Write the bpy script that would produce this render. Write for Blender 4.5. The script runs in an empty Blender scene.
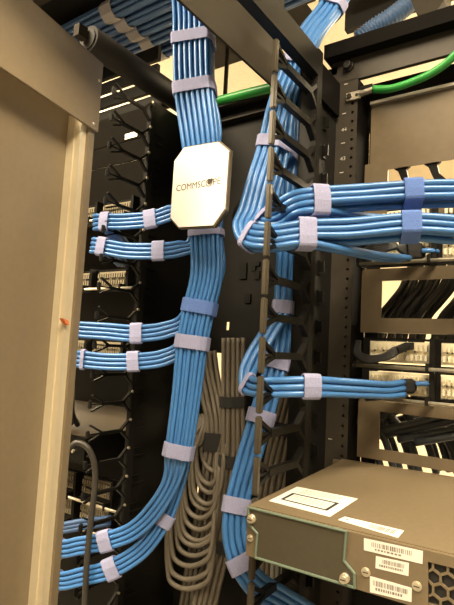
import bpy, bmesh, math, random
from mathutils import Vector, Matrix
random.seed(7)
S = bpy.context.scene
COL = S.collection

# ------------------------------------------------------------------ camera
FPX, W, H = 510.0, 454, 605
PSI, TH, RO = math.radians(34.7), math.radians(5.3), math.radians(3.0)
C = Vector((0, 0, 1.69))
_h = Vector((-math.sin(PSI), math.cos(PSI), 0)); _r = Vector((math.cos(PSI), math.sin(PSI), 0)); _z = Vector((0, 0, 1))
FW = _h*math.cos(TH) + _z*math.sin(TH); _u = -_h*math.sin(TH) + _z*math.cos(TH)
RT = _r*math.cos(RO) + _u*math.sin(RO); UP = _u*math.cos(RO) - _r*math.sin(RO)
cam = bpy.data.cameras.new('camera'); co = bpy.data.objects.new('camera', cam); COL.objects.link(co)
cam.sensor_fit = 'VERTICAL'; cam.sensor_height = 24.0; cam.lens = FPX*24.0/H; cam.clip_start = 0.01
co.matrix_world = Matrix(((RT.x, UP.x, -FW.x, C.x), (RT.y, UP.y, -FW.y, C.y), (RT.z, UP.z, -FW.z, C.z), (0, 0, 0, 1)))
S.camera = co

# ------------------------------------------------------------------ world, lights, exposure
wd = bpy.data.worlds.new('world'); S.world = wd; wd.use_nodes = True
wd.node_tree.nodes['Background'].inputs[0].default_value = (1.0, 0.84, 0.62, 1)
wd.node_tree.nodes['Background'].inputs[1].default_value = 0.02
S.view_settings.view_transform = 'Standard'; S.view_settings.look = 'None'
S.view_settings.gamma = 1.0; S.view_settings.use_curve_mapping = False
S.view_settings.exposure = 0.42
WARM = (1.0, 0.80, 0.53)
def area(name, loc, sx, sy, power, target=None):
    l = bpy.data.lights.new(name, 'AREA'); l.shape = 'RECTANGLE'; l.size = sx; l.size_y = sy
    l.energy = power; l.color = WARM
    o = bpy.data.objects.new(name, l); COL.objects.link(o); o.location = loc
    if target:
        d = Vector(target) - Vector(loc); o.rotation_euler = d.to_track_quat('-Z', 'Y').to_euler()
    return o
# ceiling panels over the front aisle: (position, power); unseen fill lamps added behind the racks to brighten the ceiling: (position, power down, power up)
LIGHTS = [((-1.0, -0.55, 2.865), 62), ((0.40, -0.22, 2.865), 46)]
FILL_LAMPS = [((0.35, 1.95, 2.50), 72, 24), ((-2.35, 1.45, 2.50), 42, 24)]
for p, e in LIGHTS: area('ceiling_lamp', p, 0.58, 1.18, e)
for p, e, u in FILL_LAMPS:
    area('fill_lamp_down', (p[0], p[1], p[2]-.03), 0.16, 1.16, e)
    o_ = area('fill_lamp_up', (p[0], p[1], p[2]+.03), 0.16, 1.16, u); o_.rotation_euler = (math.pi, 0, 0)

# ------------------------------------------------------------------ pixel rays onto planes of the place
def ray(x, y): return FW + RT*((x-227.0)/FPX) - UP*((y-302.5)/FPX)
def aX(x, y, X): d = ray(x, y); return C + d*(X/d.x)
def aY(x, y, Y): d = ray(x, y); return C + d*(Y/d.y)
def aZ(x, y, Z): d = ray(x, y); return C + d*((Z-C.z)/d.z)
def aP(x, y, P0, n): d = ray(x, y); return C + d*((P0-C).dot(n)/d.dot(n))

# ------------------------------------------------------------------ materials
MATS = {}
def mat(name, col, rough=0.5, metal=0.0, noise=0.06, scale=30.0, bump=0.0, emit=None, spec=None, stretch=None):
    if name in MATS: return MATS[name]
    m = bpy.data.materials.new(name); m.use_nodes = True; nt = m.node_tree; b = nt.nodes['Principled BSDF']
    b.inputs['Roughness'].default_value = rough; b.inputs['Metallic'].default_value = metal
    if spec is not None: b.inputs['Specular IOR Level'].default_value = spec
    tc = nt.nodes.new('ShaderNodeTexCoord'); mp = nt.nodes.new('ShaderNodeMapping')
    if stretch: mp.inputs['Scale'].default_value = stretch
    nz = nt.nodes.new('ShaderNodeTexNoise'); nz.inputs['Scale'].default_value = scale; nz.inputs['Detail'].default_value = 4
    nt.links.new(tc.outputs['Object'], mp.inputs['Vector']); nt.links.new(mp.outputs['Vector'], nz.inputs['Vector'])
    rp = nt.nodes.new('ShaderNodeValToRGB')
    rp.color_ramp.elements[0].position = 0.3; rp.color_ramp.elements[1].position = 0.7
    rp.color_ramp.elements[0].color = tuple(c*(1-noise) for c in col) + (1,)
    rp.color_ramp.elements[1].color = tuple(min(1, c*(1+noise)) for c in col) + (1,)
    nt.links.new(nz.outputs['Fac'], rp.inputs['Fac']); nt.links.new(rp.outputs['Color'], b.inputs['Base Color'])
    if bump:
        bp = nt.nodes.new('ShaderNodeBump'); bp.inputs['Strength'].default_value = bump; bp.inputs['Distance'].default_value = 0.001
        nt.links.new(nz.outputs['Fac'], bp.inputs['Height']); nt.links.new(bp.outputs['Normal'], b.inputs['Normal'])
    if emit:
        b.inputs['Emission Color'].default_value = emit[0] + (1,); b.inputs['Emission Strength'].default_value = emit[1]
    MATS[name] = m; return m
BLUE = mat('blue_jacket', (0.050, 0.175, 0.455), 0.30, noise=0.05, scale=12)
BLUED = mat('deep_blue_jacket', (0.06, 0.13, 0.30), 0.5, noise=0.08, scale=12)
LILAC = mat('lilac_hook_tape', (0.27, 0.29, 0.48), 0.9, noise=0.10, scale=700, bump=0.5)
BLUETAPE = mat('blue_hook_tape', (0.085, 0.165, 0.46), 0.9, noise=0.12, scale=700, bump=0.5)
GREYTAPE = mat('grey_hook_tape', (0.34, 0.33, 0.36), 0.9, noise=0.12, scale=700, bump=0.5)
BLACKTAPE = mat('black_hook_tape', (0.012, 0.012, 0.012), 0.9, noise=0.2, scale=700, bump=0.5)
BLACK = mat('black_plastic', (0.006, 0.0058, 0.005), 0.45, noise=0.15, spec=0.2)
TIPL = mat('dark_finger_tip', (0.012, 0.011, 0.01), 0.5)
TIP = mat('lit_black_edge', (0.060, 0.052, 0.038), 0.34, noise=0.2)  # tip bars lighter than the fingers: light on their front put into colour
STEEL = mat('black_steel', (0.0075, 0.007, 0.006), 0.62, noise=0.12, scale=60, bump=0.1, spec=0.22)
POST = mat('charcoal_steel', (0.036, 0.030, 0.022), 0.5, noise=0.08, scale=80, bump=0.1)
PANEL = mat('dark_grey_panel', (0.135, 0.105, 0.066), 0.42, noise=0.06, scale=80, bump=0.05)
TRAY = mat('grey_tray_paint', (0.034, 0.029, 0.021), 0.6, noise=0.06, scale=40, spec=0.12)
GREY = mat('grey_jacket', (0.118, 0.102, 0.078), 0.55, noise=0.08, scale=14)
GREYL = mat('light_grey_jacket', (0.30, 0.30, 0.27), 0.5, noise=0.08, scale=14)
BLKCAB = mat('black_jacket', (0.02, 0.02, 0.02), 0.45, noise=0.1, scale=14)
CORD = mat('charcoal_cord', (0.030, 0.027, 0.022), 0.45, noise=0.1, scale=14)
GREEN = mat('green_jacket', (0.03, 0.30, 0.055), 0.35, noise=0.06, scale=14)
DOOR = mat('beige_grey_powder_coat', (0.190, 0.152, 0.098), 0.38, noise=0.04, scale=120, bump=0.06)
DOORL = mat('pale_aluminium_trim', (0.62, 0.55, 0.40), 0.28, metal=0.2, noise=0.03, scale=60)
WHITE = mat('white_plate', (0.95, 0.95, 0.95), 0.3, noise=0.01)
LABEL = mat('label_paper', (0.78, 0.77, 0.72), 0.6, noise=0.03, scale=90)
INK = mat('black_ink', (0.02, 0.02, 0.02), 0.7, noise=0.1)
INKG = mat('grey_ink', (0.20, 0.19, 0.17), 0.8, noise=0.2)
PRINT = mat('white_print', (0.55, 0.53, 0.48), 0.7, noise=0.05)
NICKEL = mat('nickel', (0.72, 0.66, 0.52), 0.32, metal=0.7, noise=0.06, scale=90)
TIN = mat('tinned_copper', (0.80, 0.74, 0.62), 0.38, metal=0.85, noise=0.08, scale=90)
BOLT = mat('dark_bolt', (0.05, 0.045, 0.04), 0.4, metal=0.6, noise=0.1)
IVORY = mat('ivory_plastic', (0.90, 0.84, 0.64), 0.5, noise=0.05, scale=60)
DEVICE = mat('device_grey', (0.165, 0.130, 0.080), 0.44, noise=0.06, scale=160, bump=0.08)
TEAL = mat('grey_green_bezel', (0.13, 0.18, 0.14), 0.45, noise=0.05)
CONDUIT = mat('blue_conduit', (0.045, 0.10, 0.22), 0.5, noise=0.06)
ORANGE = mat('orange_tab', (0.75, 0.22, 0.08), 0.5, noise=0.05)
WALL = mat('beige_wall_paint', (0.80, 0.70, 0.52), 0.85, noise=0.03, scale=6, bump=0.05)
CEIL = mat('ceiling_tile', (0.85, 0.78, 0.64), 0.9, noise=0.04, scale=50, bump=0.2)
FLOOR = mat('grey_floor_tile', (0.55, 0.52, 0.46), 0.5, noise=0.08, scale=9)
LAMP = mat('lamp_diffuser', (0.9, 0.9, 0.85), 0.6, emit=((1.0, 0.86, 0.64), 6.0))

# ------------------------------------------------------------------ builders
def V(*a): return Vector(a)
def link(name, me, m, parent=None):
    o = bpy.data.objects.new(name, me); COL.objects.link(o)
    if m and not me.materials: me.materials.append(m)
    if parent: o.parent = parent
    return o
def fin(name, bm, m, parent=None, smooth=False, bevel=0.0):
    if bevel > 0:
        bmesh.ops.bevel(bm, geom=[e for e in bm.edges if len(e.link_faces) == 2 and e.calc_face_angle(0) > 0.6], offset=bevel, segments=2, affect='EDGES', clamp_overlap=True)
    bmesh.ops.recalc_face_normals(bm, faces=bm.faces)
    me = bpy.data.meshes.new(name); bm.to_mesh(me); bm.free()
    if smooth:
        for p in me.polygons: p.use_smooth = True
    return link(name, me, m, parent)
def tag(o, label=None, cat=None, group=None, kind=None):
    if label: o['label'] = label
    if cat: o['category'] = cat
    if group: o['group'] = group
    if kind: o['kind'] = kind
    return o
def thing(name, loc, label, cat, group=None):
    o = bpy.data.objects.new(name, None); COL.objects.link(o); o.empty_display_size = 0.02
    o.location = loc; return tag(o, label, cat, group)
def adopt(o, root):           # parent without moving (roots carry plain translation / identity)
    bpy.context.view_layer.update()
    o.parent = root; o.matrix_parent_inverse = root.matrix_world.inverted(); return o
def kids(root):
    bpy.context.view_layer.update()
    inv = root.matrix_world.inverted()
    for c in root.children: c.matrix_parent_inverse = inv
def box(bm, a, b):
    x0, x1 = sorted((a[0], b[0])); y0, y1 = sorted((a[1], b[1])); z0, z1 = sorted((a[2], b[2]))
    v = [bm.verts.new(p) for p in ((x0,y0,z0),(x1,y0,z0),(x1,y1,z0),(x0,y1,z0),(x0,y0,z1),(x1,y0,z1),(x1,y1,z1),(x0,y1,z1))]
    for f in ((0,3,2,1),(4,5,6,7),(0,1,5,4),(1,2,6,5),(2,3,7,6),(3,0,4,7)): bm.faces.new([v[i] for i in f])
def boxo(name, a, b, m, parent=None, bevel=0.0):
    bm = bmesh.new(); box(bm, a, b); return fin(name, bm, m, parent, bevel=bevel)
def prism(bm, pts, off):
    lo = [bm.verts.new(p) for p in pts]; hi = [bm.verts.new(Vector(p)+Vector(off)) for p in pts]
    n = len(pts); bm.faces.new(lo); bm.faces.new(hi[::-1])
    for i in range(n): bm.faces.new((lo[i], lo[(i+1) % n], hi[(i+1) % n], hi[i]))
def prismo(name, pts, off, m, parent=None, bevel=0.0):
    bm = bmesh.new(); prism(bm, pts, off); return fin(name, bm, m, parent, bevel=bevel)
def cyl(bm, a, b, r, n=16, r2=None):
    a, b = Vector(a), Vector(b); t = (b-a).normalized(); u = t.orthogonal().normalized(); w = t.cross(u); r2 = r if r2 is None else r2
    A = [bm.verts.new(a + (u*math.cos(2*math.pi*i/n)+w*math.sin(2*math.pi*i/n))*r) for i in range(n)]
    B = [bm.verts.new(b + (u*math.cos(2*math.pi*i/n)+w*math.sin(2*math.pi*i/n))*r2) for i in range(n)]
    bm.faces.new(A[::-1]); bm.faces.new(B)
    for i in range(n): bm.faces.new((A[i], A[(i+1) % n], B[(i+1) % n], B[i]))
def cylo(name, a, b, r, m, parent=None, n=16, r2=None, smooth=False):
    bm = bmesh.new(); cyl(bm, a, b, r, n, r2); o = fin(name, bm, m, parent)
    if smooth:
        for p in o.data.polygons: p.use_smooth = len(p.vertices) == 4
    return o
def catmull(P, n=5):
    out = []; Q = [P[0]*2-P[1]] + list(P) + [P[-1]*2-P[-2]]
    for i in range(1, len(Q)-2):
        a, b, c, d = Q[i-1], Q[i], Q[i+1], Q[i+2]
        for k in range(n):
            t = k/n
            out.append(0.5*((2*b) + (c-a)*t + (2*a-5*b+4*c-d)*t*t + (3*b-a-3*c+d)*t**3))
    out.append(P[-1].copy()); return out
def tube(bm, pts, r, n=8, rad=None):
    t0 = (pts[1]-pts[0]).normalized(); u = t0.orthogonal().normalized(); rings = []
    for i, p in enumerate(pts):
        t = (pts[min(i+1, len(pts)-1)]-pts[max(i-1, 0)]).normalized()
        u = (u - t*u.dot(t)).normalized(); w = t.cross(u); rr = rad[i] if rad else r
        rings.append([bm.verts.new(p + (u*math.cos(2*math.pi*k/n)+w*math.sin(2*math.pi*k/n))*rr) for k in range(n)])
    for A, B in zip(rings, rings[1:]):
        for k in range(n): bm.faces.new((A[k], A[(k+1) % n], B[(k+1) % n], B[k]))
    bm.faces.new(rings[0][::-1]); bm.faces.new(rings[-1])
def tubeo(name, pts, r, m, parent=None, n=8, rad=None):
    bm = bmesh.new(); tube(bm, pts, r, n, rad); return fin(name, bm, m, parent, smooth=True)
def plate(name, axis, pos, u0, u1, z0, z1, th, holes, m, parent=None):
    """sheet with rectangular openings; axis 'Y': spans x,z at y=pos ; axis 'X': spans y,z at x=pos; thickness grows along +axis"""
    us = sorted({u0, u1, *[h[0] for h in holes], *[h[1] for h in holes]}); zs = sorted({z0, z1, *[h[2] for h in holes], *[h[3] for h in holes]})
    us = [u for u in us if u0-1e-9 <= u <= u1+1e-9]; zs = [z for z in zs if z0-1e-9 <= z <= z1+1e-9]
    solid = {}
    for i in range(len(us)-1):
        for j in range(len(zs)-1):
            cu, cz = (us[i]+us[i+1])/2, (zs[j]+zs[j+1])/2
            solid[i, j] = not any(h[0] < cu < h[1] and h[2] < cz < h[3] for h in holes)
    bm = bmesh.new(); vs = {}
    def P(i, j, k):
        if (i, j, k) not in vs:
            a = pos + (th if k else 0)
            vs[i, j, k] = bm.verts.new((us[i], a, zs[j]) if axis == 'Y' else (a, us[i], zs[j]))
        return vs[i, j, k]
    for (i, j), s in solid.items():
        if not s: continue
        bm.faces.new((P(i,j,0), P(i+1,j,0), P(i+1,j+1,0), P(i,j+1,0))); bm.faces.new((P(i,j,1), P(i,j+1,1), P(i+1,j+1,1), P(i+1,j,1)))
        for (di, dj, a, b) in ((-1,0,(i,j),(i,j+1)), (1,0,(i+1,j),(i+1,j+1)), (0,-1,(i,j),(i+1,j)), (0,1,(i,j+1),(i+1,j+1))):
            if not solid.get((i+di, j+dj), False): bm.faces.new((P(*a,0), P(*b,0), P(*b,1), P(*a,1)))
    return fin(name, bm, m, parent)
def strip_holes(name, x0, x1, hx, zlist, z0, z1, y, th, r, m, parent):
    """vertical face strip with round holes: octagon holes in cells"""
    bm = bmesh.new()
    def quad(a, b, c, d):
        vs = [bm.verts.new(p) for p in (a, b, c, d)]; bm.faces.new(vs)
    hw = 0.0065
    for xa, xb in ((x0, hx-hw), (hx+hw, x1)): quad((xa,y,z0),(xb,y,z0),(xb,y,z1),(xa,y,z1))
    zc = z0
    for z in zlist:
        if z-hw > zc: quad((hx-hw,y,zc),(hx+hw,y,zc),(hx+hw,y,z-hw),(hx-hw,y,z-hw))
        zc = z+hw; o, q = [], []
        for k in range(12):
            a = 2*math.pi*k/12 + math.pi/12; c, s = math.cos(a), math.sin(a); f = hw/max(abs(c), abs(s))
            o.append((hx+c*f, y, z+s*f)); q.append((hx+c*r, y, z+s*r))
        # square corners
        for k in range(12): quad(o[k], o[(k+1) % 12], q[(k+1) % 12], q[k])
        for (cx, cz, k) in ((1,1,1), (-1,1,4), (-1,-1,7), (1,-1,10)):
            vs = [bm.verts.new(p) for p in (o[k-1] if False else o[k], (hx+cx*hw, y, z+cz*hw), o[(k+1) % 12])]
            try: bm.faces.new(vs)
            except Exception: pass
        for k in range(12): quad(q[k], q[(k+1) % 12], (q[(k+1) % 12][0], y+th, q[(k+1) % 12][2]), (q[k][0], y+th, q[k][2]))
    quad((hx-hw,y,zc),(hx+hw,y,zc),(hx+hw,y,z1),(hx-hw,y,z1))
    bmesh.ops.remove_doubles(bm, verts=bm.verts, dist=1e-6)
    return fin(name, bm, m, parent)
def text(name, body, M, height, width, m, parent=None, ext=0.0003, bold=0.0):
    cu = bpy.data.curves.new(name, 'FONT'); cu.body = body; cu.align_x = 'CENTER'; cu.align_y = 'CENTER'; cu.extrude = 0.0; cu.offset = bold
    t = bpy.data.objects.new(name, cu); COL.objects.link(t); bpy.context.view_layer.update()
    me = bpy.data.meshes.new_from_object(t.evaluated_get(bpy.context.evaluated_depsgraph_get()))
    bpy.data.objects.remove(t); bpy.data.curves.remove(cu)
    xs = [v.co.x for v in me.vertices]; ys = [v.co.y for v in me.vertices]
    sx = width/(max(xs)-min(xs)) if width else height/(max(ys)-min(ys)); sy = height/(max(ys)-min(ys))
    cx, cy = (max(xs)+min(xs))/2, (max(ys)+min(ys))/2
    for v in me.vertices: v.co = M @ Vector(((v.co.x-cx)*sx, (v.co.y-cy)*sy, 0))
    me.materials.clear(); return link(name, me, m, parent)
def frameM(o, ex, ey, ez): return Matrix(((ex[0],ey[0],ez[0],o[0]),(ex[1],ey[1],ez[1],o[1]),(ex[2],ey[2],ez[2],o[2]),(0,0,0,1)))

# ------------------------------------------------------------------ cable bundles
FRONT = Vector((0.45, -1.0, 0.0)).normalized()
def frames(P):
    out = []
    for i, p in enumerate(P):
        t = (P[min(i+1, len(P)-1)]-P[max(i-1, 0)]).normalized()
        n = FRONT - t*FRONT.dot(t)
        if n.length < 0.2: n = Vector((0, 0, 1)) - t*t.z
        n.normalize(); out.append((p, t, n.cross(t), n))
    return out
def slots(n, cols, r, squash=1.0):
    """hex packing: cols across (u), layers back from the front (v)"""
    out = []; k = 0
    while len(out) < n:
        c = min(cols - (k % 2 if cols > 2 else 0), n-len(out))
        for i in range(c): out.append(((i-(c-1)/2)*2*r*squash, -k*1.75*r))
        k += 1
    mv = sum(o[1] for o in out)/len(out)
    return [(u, v-mv) for u, v in out]
def hull(pts):
    pts = sorted(set(pts)); 
    def half(ps):
        h = []
        for p in ps:
            while len(h) > 1 and (h[-1][0]-h[-2][0])*(p[1]-h[-2][1])-(h[-1][1]-h[-2][1])*(p[0]-h[-2][0]) <= 0: h.pop()
            h.append(p)
        return h
    a, b = half(pts), half(pts[::-1]); return a[:-1]+b[:-1]
def strap(parent, lines, r, P, t, m, width=0.018, name='strap', reach=0.07):
    t = t.normalized(); a = t.orthogonal().normalized(); b = t.cross(a); pts = []
    for L in lines:
        best = None
        for p, q in zip(L, L[1:]):
            d0, d1 = (p-P).dot(t), (q-P).dot(t)
            if (d0 <= 0) != (d1 <= 0):
                x = p.lerp(q, d0/(d0-d1)); dd = (x-P).length
                if dd < reach and (best is None or dd < best[0]): best = (dd, x)
        if best:
            w = best[1]-P; pu, pv = w.dot(a), w.dot(b)
            for k in range(12): pts.append((round(pu+math.cos(k*math.pi/6)*(r+0.0010), 6), round(pv+math.sin(k*math.pi/6)*(r+0.0010), 6)))
    if not pts: return None
    h = hull(pts); n = len(h); cx = sum(p[0] for p in h)/n; cy = sum(p[1] for p in h)/n
    bm = bmesh.new(); rings = []
    for (s, e) in ((-1, 0.0), (-1, 0.0016), (-0.8, 0.0019), (0.8, 0.0019), (1, 0.0016), (1, 0.0)):
        ring = []
        for p in h:
            d = Vector((p[0]-cx, p[1]-cy)); L = d.length or 1; q = d*((L+e)/L)
            ring.append(bm.verts.new(P + a*(cx+q.x) + b*(cy+q.y) + t*(s*width/2)))
        rings.append(ring)
    rings.append(rings[0])
    for A, B in zip(rings, rings[1:]):
        for k in range(n): bm.faces.new((A[k], A[(k+1) % n], B[(k+1) % n], B[k]))
    # overlapping tape end
    o = fin(name, bm, m, parent, smooth=False); return o
class Bundle:
    def __init__(s, name, label, cat, r, m, group=None, name_cable='cable'):
        s.root = thing(name, (0, 0, 0), label, cat, group); s.r = r; s.m = m; s.lines = {}; s.nc = name_cable; s.fr = {}
    def run(s, key, segs, n, jit=0.12, sub=6, only=None):
        """segs: list of (stations, cols, scale list or None); stations are 3-D points; cable i keeps its order u"""
        ctr = []; tot = [p for st, _, _ in segs for p in st]
        fr = frames(tot); s.fr[key] = fr; lines = []
        idx = 0; per = []
        for st, cols, sc in segs:
            sl = slots(n, cols, s.r) if not callable(cols) else cols(n)
            for j in range(len(st)): per.append((sl, (sc[j] if sc else 1.0)))
        # order slots by u so that cables keep their lane through different packings
        for i in range(n):
            if only and i not in only: continue
            pts = []
            for (p, t, u, nn), (sl, sc) in zip(fr, per):
                a, b = sl[i]
                pts.append(p + u*(a*sc + random.uniform(-jit, jit)*s.r) + nn*(b + random.uniform(-jit, jit)*s.r))
            lines.append(catmull(pts, sub))
        for L in lines: tubeo(s.nc, L, s.r, s.m, s.root)
        s.lines.setdefault(key, []).extend(lines); return lines
    def tie(s, keys, P, t, m, width=0.018, reach=0.07):
        L = [l for k in keys for l in s.lines[k]]
        return strap(s.root, L, s.r, P, t, m, width, reach=reach)
def lane(cols_sort=True): pass
def st(*l): return [aY(x, y, Y) for x, y, Y in l]

# ================================================================== the room
struct = lambda n, a, b, m: tag(boxo(n, a, b, m), kind='structure')
struct('floor', (-3.2, -2.2, -0.05), (2.6, 2.9, 0), FLOOR)
struct('ceiling', (-3.2, -2.2, 2.9), (2.6, 2.9, 2.95), CEIL)
struct('wall_back', (-3.2, 2.9, 0), (2.6, 2.95, 2.9), WALL)
DARKW = mat('grey_wall_paint', (0.22, 0.20, 0.17), 0.85, noise=0.04, scale=6)
struct('wall_front', (-3.2, -2.25, 0), (2.6, -2.2, 2.9), DARKW)
struct('wall_left', (-3.25, -2.2, 0), (-3.2, 2.9, 2.9), DARKW)
struct('wall_right', (2.6, -2.2, 0), (2.65, 2.9, 2.9), DARKW)
where = ['over the front aisle, left of the door', 'over the front aisle, right of the door']
for k, (p, e) in enumerate(LIGHTS):
    t = thing('ceiling_light', (p[0], p[1], 2.9), 'warm white ceiling light panel ' + where[k], 'ceiling light', 'ceiling light panels')
    plate('frame', 'Y', 0, -1, 1, 0, 1, .01, [], STEEL, t) if False else None
    bm = bmesh.new()
    for a, b in (((-.31,-.61,-.03),(-.295,.61,0)), ((.295,-.61,-.03),(.31,.61,0)), ((-.295,-.61,-.03),(.295,-.595,0)), ((-.295,.595,-.03),(.295,.61,0))): box(bm, a, b)
    fin('frame', bm, DOOR, t); boxo('diffuser', (-.295,-.595,-.012), (.295,.595,-.004), LAMP, t)

for k, (p, e, u) in enumerate(FILL_LAMPS):  # bodies of the added fill lamps, out of view
    t = thing('added_fill_light', (p[0], p[1], 2.9), 'slim added fill light behind the racks, ' + ['right of the switch', 'beyond the left rack'][k], 'pendant light', 'added fill lights')  # no real pendant: unseen lamp added to brighten the ceiling
    bm = bmesh.new(); z0 = p[2]-2.9
    for a, b in (((-.095,-.6,z0-.025),(-.085,.6,z0+.025)), ((.085,-.6,z0-.025),(.095,.6,z0+.025))): box(bm, a, b)
    fin('housing', bm, DOOR, t); boxo('diffuser', (-.085,-.595,z0-.022), (.085,.595,z0-.018), LAMP, t); boxo('reflector', (-.085,-.595,z0+.018), (.085,.595,z0+.022), LAMP, t)
    for y in (-.5, .5): cylo('cord', (0, y, z0), (0, y, 0), .002, STEEL, t, 8)

# ================================================================== right rack
U = 0.04445
rack = thing('equipment_rack', (-.30, .742, 0), 'black steel equipment rack frame on the right with numbered rail and bolted top beam', 'rack')
HX = -.2915; ZL = []
z = 2.0895
while z > 1.2: ZL.append(z); z -= U/3
ZL = ZL[::-1]
strip_holes('rail', -.3205, -.2835, HX, ZL, 0.05, 2.13, .742, .004, .0024, POST, rack)
boxo('post_web', (-.3205, .7425, .05), (-.3165, .80, 2.13), STEEL, rack)
boxo('post_return', (-.2875, .7425, .05), (-.2835, .80, 2.13), mat('matt_black', (.006,.0055,.005), .9, spec=.05), rack)
boxo('hole_shade_sheet', (-.3165, .752, .05), (-.2875, .755, 2.13), INK, rack)  # dark sheet added so the rail holes read as unlit
boxo('rear_hole_shade_sheet', (-.283, .806, .05), (-.262, .809, 2.1), INK, rack)  # same added dark sheet behind the rear holes
strip_holes('rear_rail', -.283, -.262, -.272, ZL, .05, 2.10, .80, .003, .002, STEEL, rack)
boxo('top_beam', (-.329, .742, 2.129), (.25, .750, 2.169), POST, rack, bevel=.001)
boxo('top_flange', (-.335, .722, 2.166), (.25, .785, 2.189), mat('matt_black', (.006,.0055,.005), .9, spec=.05), rack, bevel=.001)
boxo('base_plate', (-.33, .60, 0.0), (.25, .95, .05), STEEL, rack, bevel=.002)
bm = bmesh.new(); p = aY(349, 67, .742); cyl(bm, (p.x, .7415, p.z), (p.x, .7385, p.z), .0085, 20); cyl(bm, (p.x, .7385, p.z), (p.x, .732, p.z), .0062, 6)
fin('hex_bolt', bm, BOLT, rack)
XR = frameM  # alias
for (num, py, px) in (('44', 129.5, 344), ('43', 158.5, 342.7)):
    q = aY(px, py, .7414)
    text('rail_number', num, frameM(q, (1,0,0), (0,0,1), (0,-1,0)), .0058, .0085, PRINT, rack)
for py, px in ((84, 346), (113.5, 344), (143, 343), (172.5, 341.5), (439, 330)):
    q = aY(px, py, .7413); boxo('rail_mark', (q.x-.003, .7413, q.z-.0006), (q.x+.003, .7419, q.z+.0006), PRINT, rack)
boxo('rear_cross_beam', (-.283, .79, 2.060), (.25, .80, 2.140), BLACK, rack, bevel=.001)
boxo('rear_stub', (-.283, .746, 2.105), (-.262, .76, 2.117), BLACK, rack, bevel=.001)
kids(rack)

# green bonding cable with lug
gc = thing('grounding_cable', aY(350, 97, .74), 'bright green grounding cable crimped into a tinned lug on the numbered rail', 'cable')
q = aY(350, 97, .7395)
lug = boxo('lug', (q.x-.0055, .7375, q.z-.0063), (q.x+.0175, .7410, q.z+.0063), TIN, gc, bevel=.0006)
cylo('lug_bolt', (q.x, .7375, q.z), (q.x, .734, q.z), .0042, BOLT, gc, 6)
cylo('lug_hole', (q.x+.0115, .7376, q.z), (q.x+.0115, .7371, q.z), .0025, INK, gc, 12)
tubeo('crimp_barrel', catmull([V(q.x+.0165, .7385, q.z), V(q.x+.026, .737, q.z+.0005), V(q.x+.042, .736, q.z+.001)], 4), .0046, TIN, gc, 12)
pp = [V(q.x+.039, .736, q.z+.001)] + [aY(x, y, Y) for x, y, Y in ((391, 88.5, .734), (412, 82, .732), (432, 73, .728), (450, 60, .722), (466, 42, .715), (480, 20, .71), (492, -10, .72), (500, -60, .78), (506, -110, .86))]
tubeo('jacket', catmull(pp, 6), .0058, GREEN, gc, 12); kids(gc)

# panels and patch panels
XE = .20      # panels run on beyond the frame to the far rail
def panel(name, label, z0, z1, holes, group, m=PANEL, y=.742, x0=-.2687):
    t = thing(name, (x0, y, z0), label, 'panel', group)
    plate('face', 'Y', y, x0, XE, z0, z1, .002, holes, m, t)
    boxo('bottom_lip', (x0, y+.002, z0), (XE, y+.02, z0+.002), m, t); boxo('top_lip', (x0, y+.002, z1-.002), (XE, y+.02, z1), m, t)
    return t
zA = lambda y, x=400: aY(x, y, .742).z
pt = panel('blank_panel', 'plain dark grey blank panel below the green grounding cable', 1.985, 2.088, [], None, x0=-.2655, y=.755); 
boxo('top_edge_trim', (-.2655, .748, 2.084), (XE, .755, 2.0885), mat('bare_metal_edge', (.45,.42,.36), .4, .5), pt); kids(pt)
h0 = aY(388, 160, .742)
pt = panel('cable_pass_through_panel', 'upper pass-through panel with rounded cutouts above the blue bundles', 1.895, 1.985, [(-.233, .16, 1.905, 1.972)], 'pass-through panels')
# slanting webs inside the cutout leave rounded six-sided openings
for k in range(9):
    x = -.2130 + k*.0430
    pts = [V(x-.013, .745, 1.9735), V(x+.011, .745, 1.9735), V(x+.006, .745, 1.969), V(x+.009, .745, 1.956), V(x+.022, .745, 1.942), V(x+.030, .745, 1.936), V(x+.030, .745, 1.930), V(x+.010, .745, 1.930), V(x+.006, .745, 1.940), V(x-.001, .745, 1.955), V(x-.006, .745, 1.968)]
    prismo('bridge_finger', pts, (0, .006, 0), BLACK, pt)
boxo('bridge_bar', (-.233, .7455, 1.905), (.16, .7515, 1.9315), BLACK, pt); kids(pt)
pt = panel('cable_pass_through_panel', 'pass-through panel full of hanging black cables between two patch panel rows', 1.7270, 1.8215, [(-.238, .16, 1.748, 1.803)], 'pass-through panels'); kids(pt)
pt = panel('cable_pass_through_panel', 'lowest pass-through panel with grey-blue cables inside, just above the switch', 1.545, 1.628, [(-.2365, .16, 1.5605, 1.613)], 'pass-through panels'); kids(pt)

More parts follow.
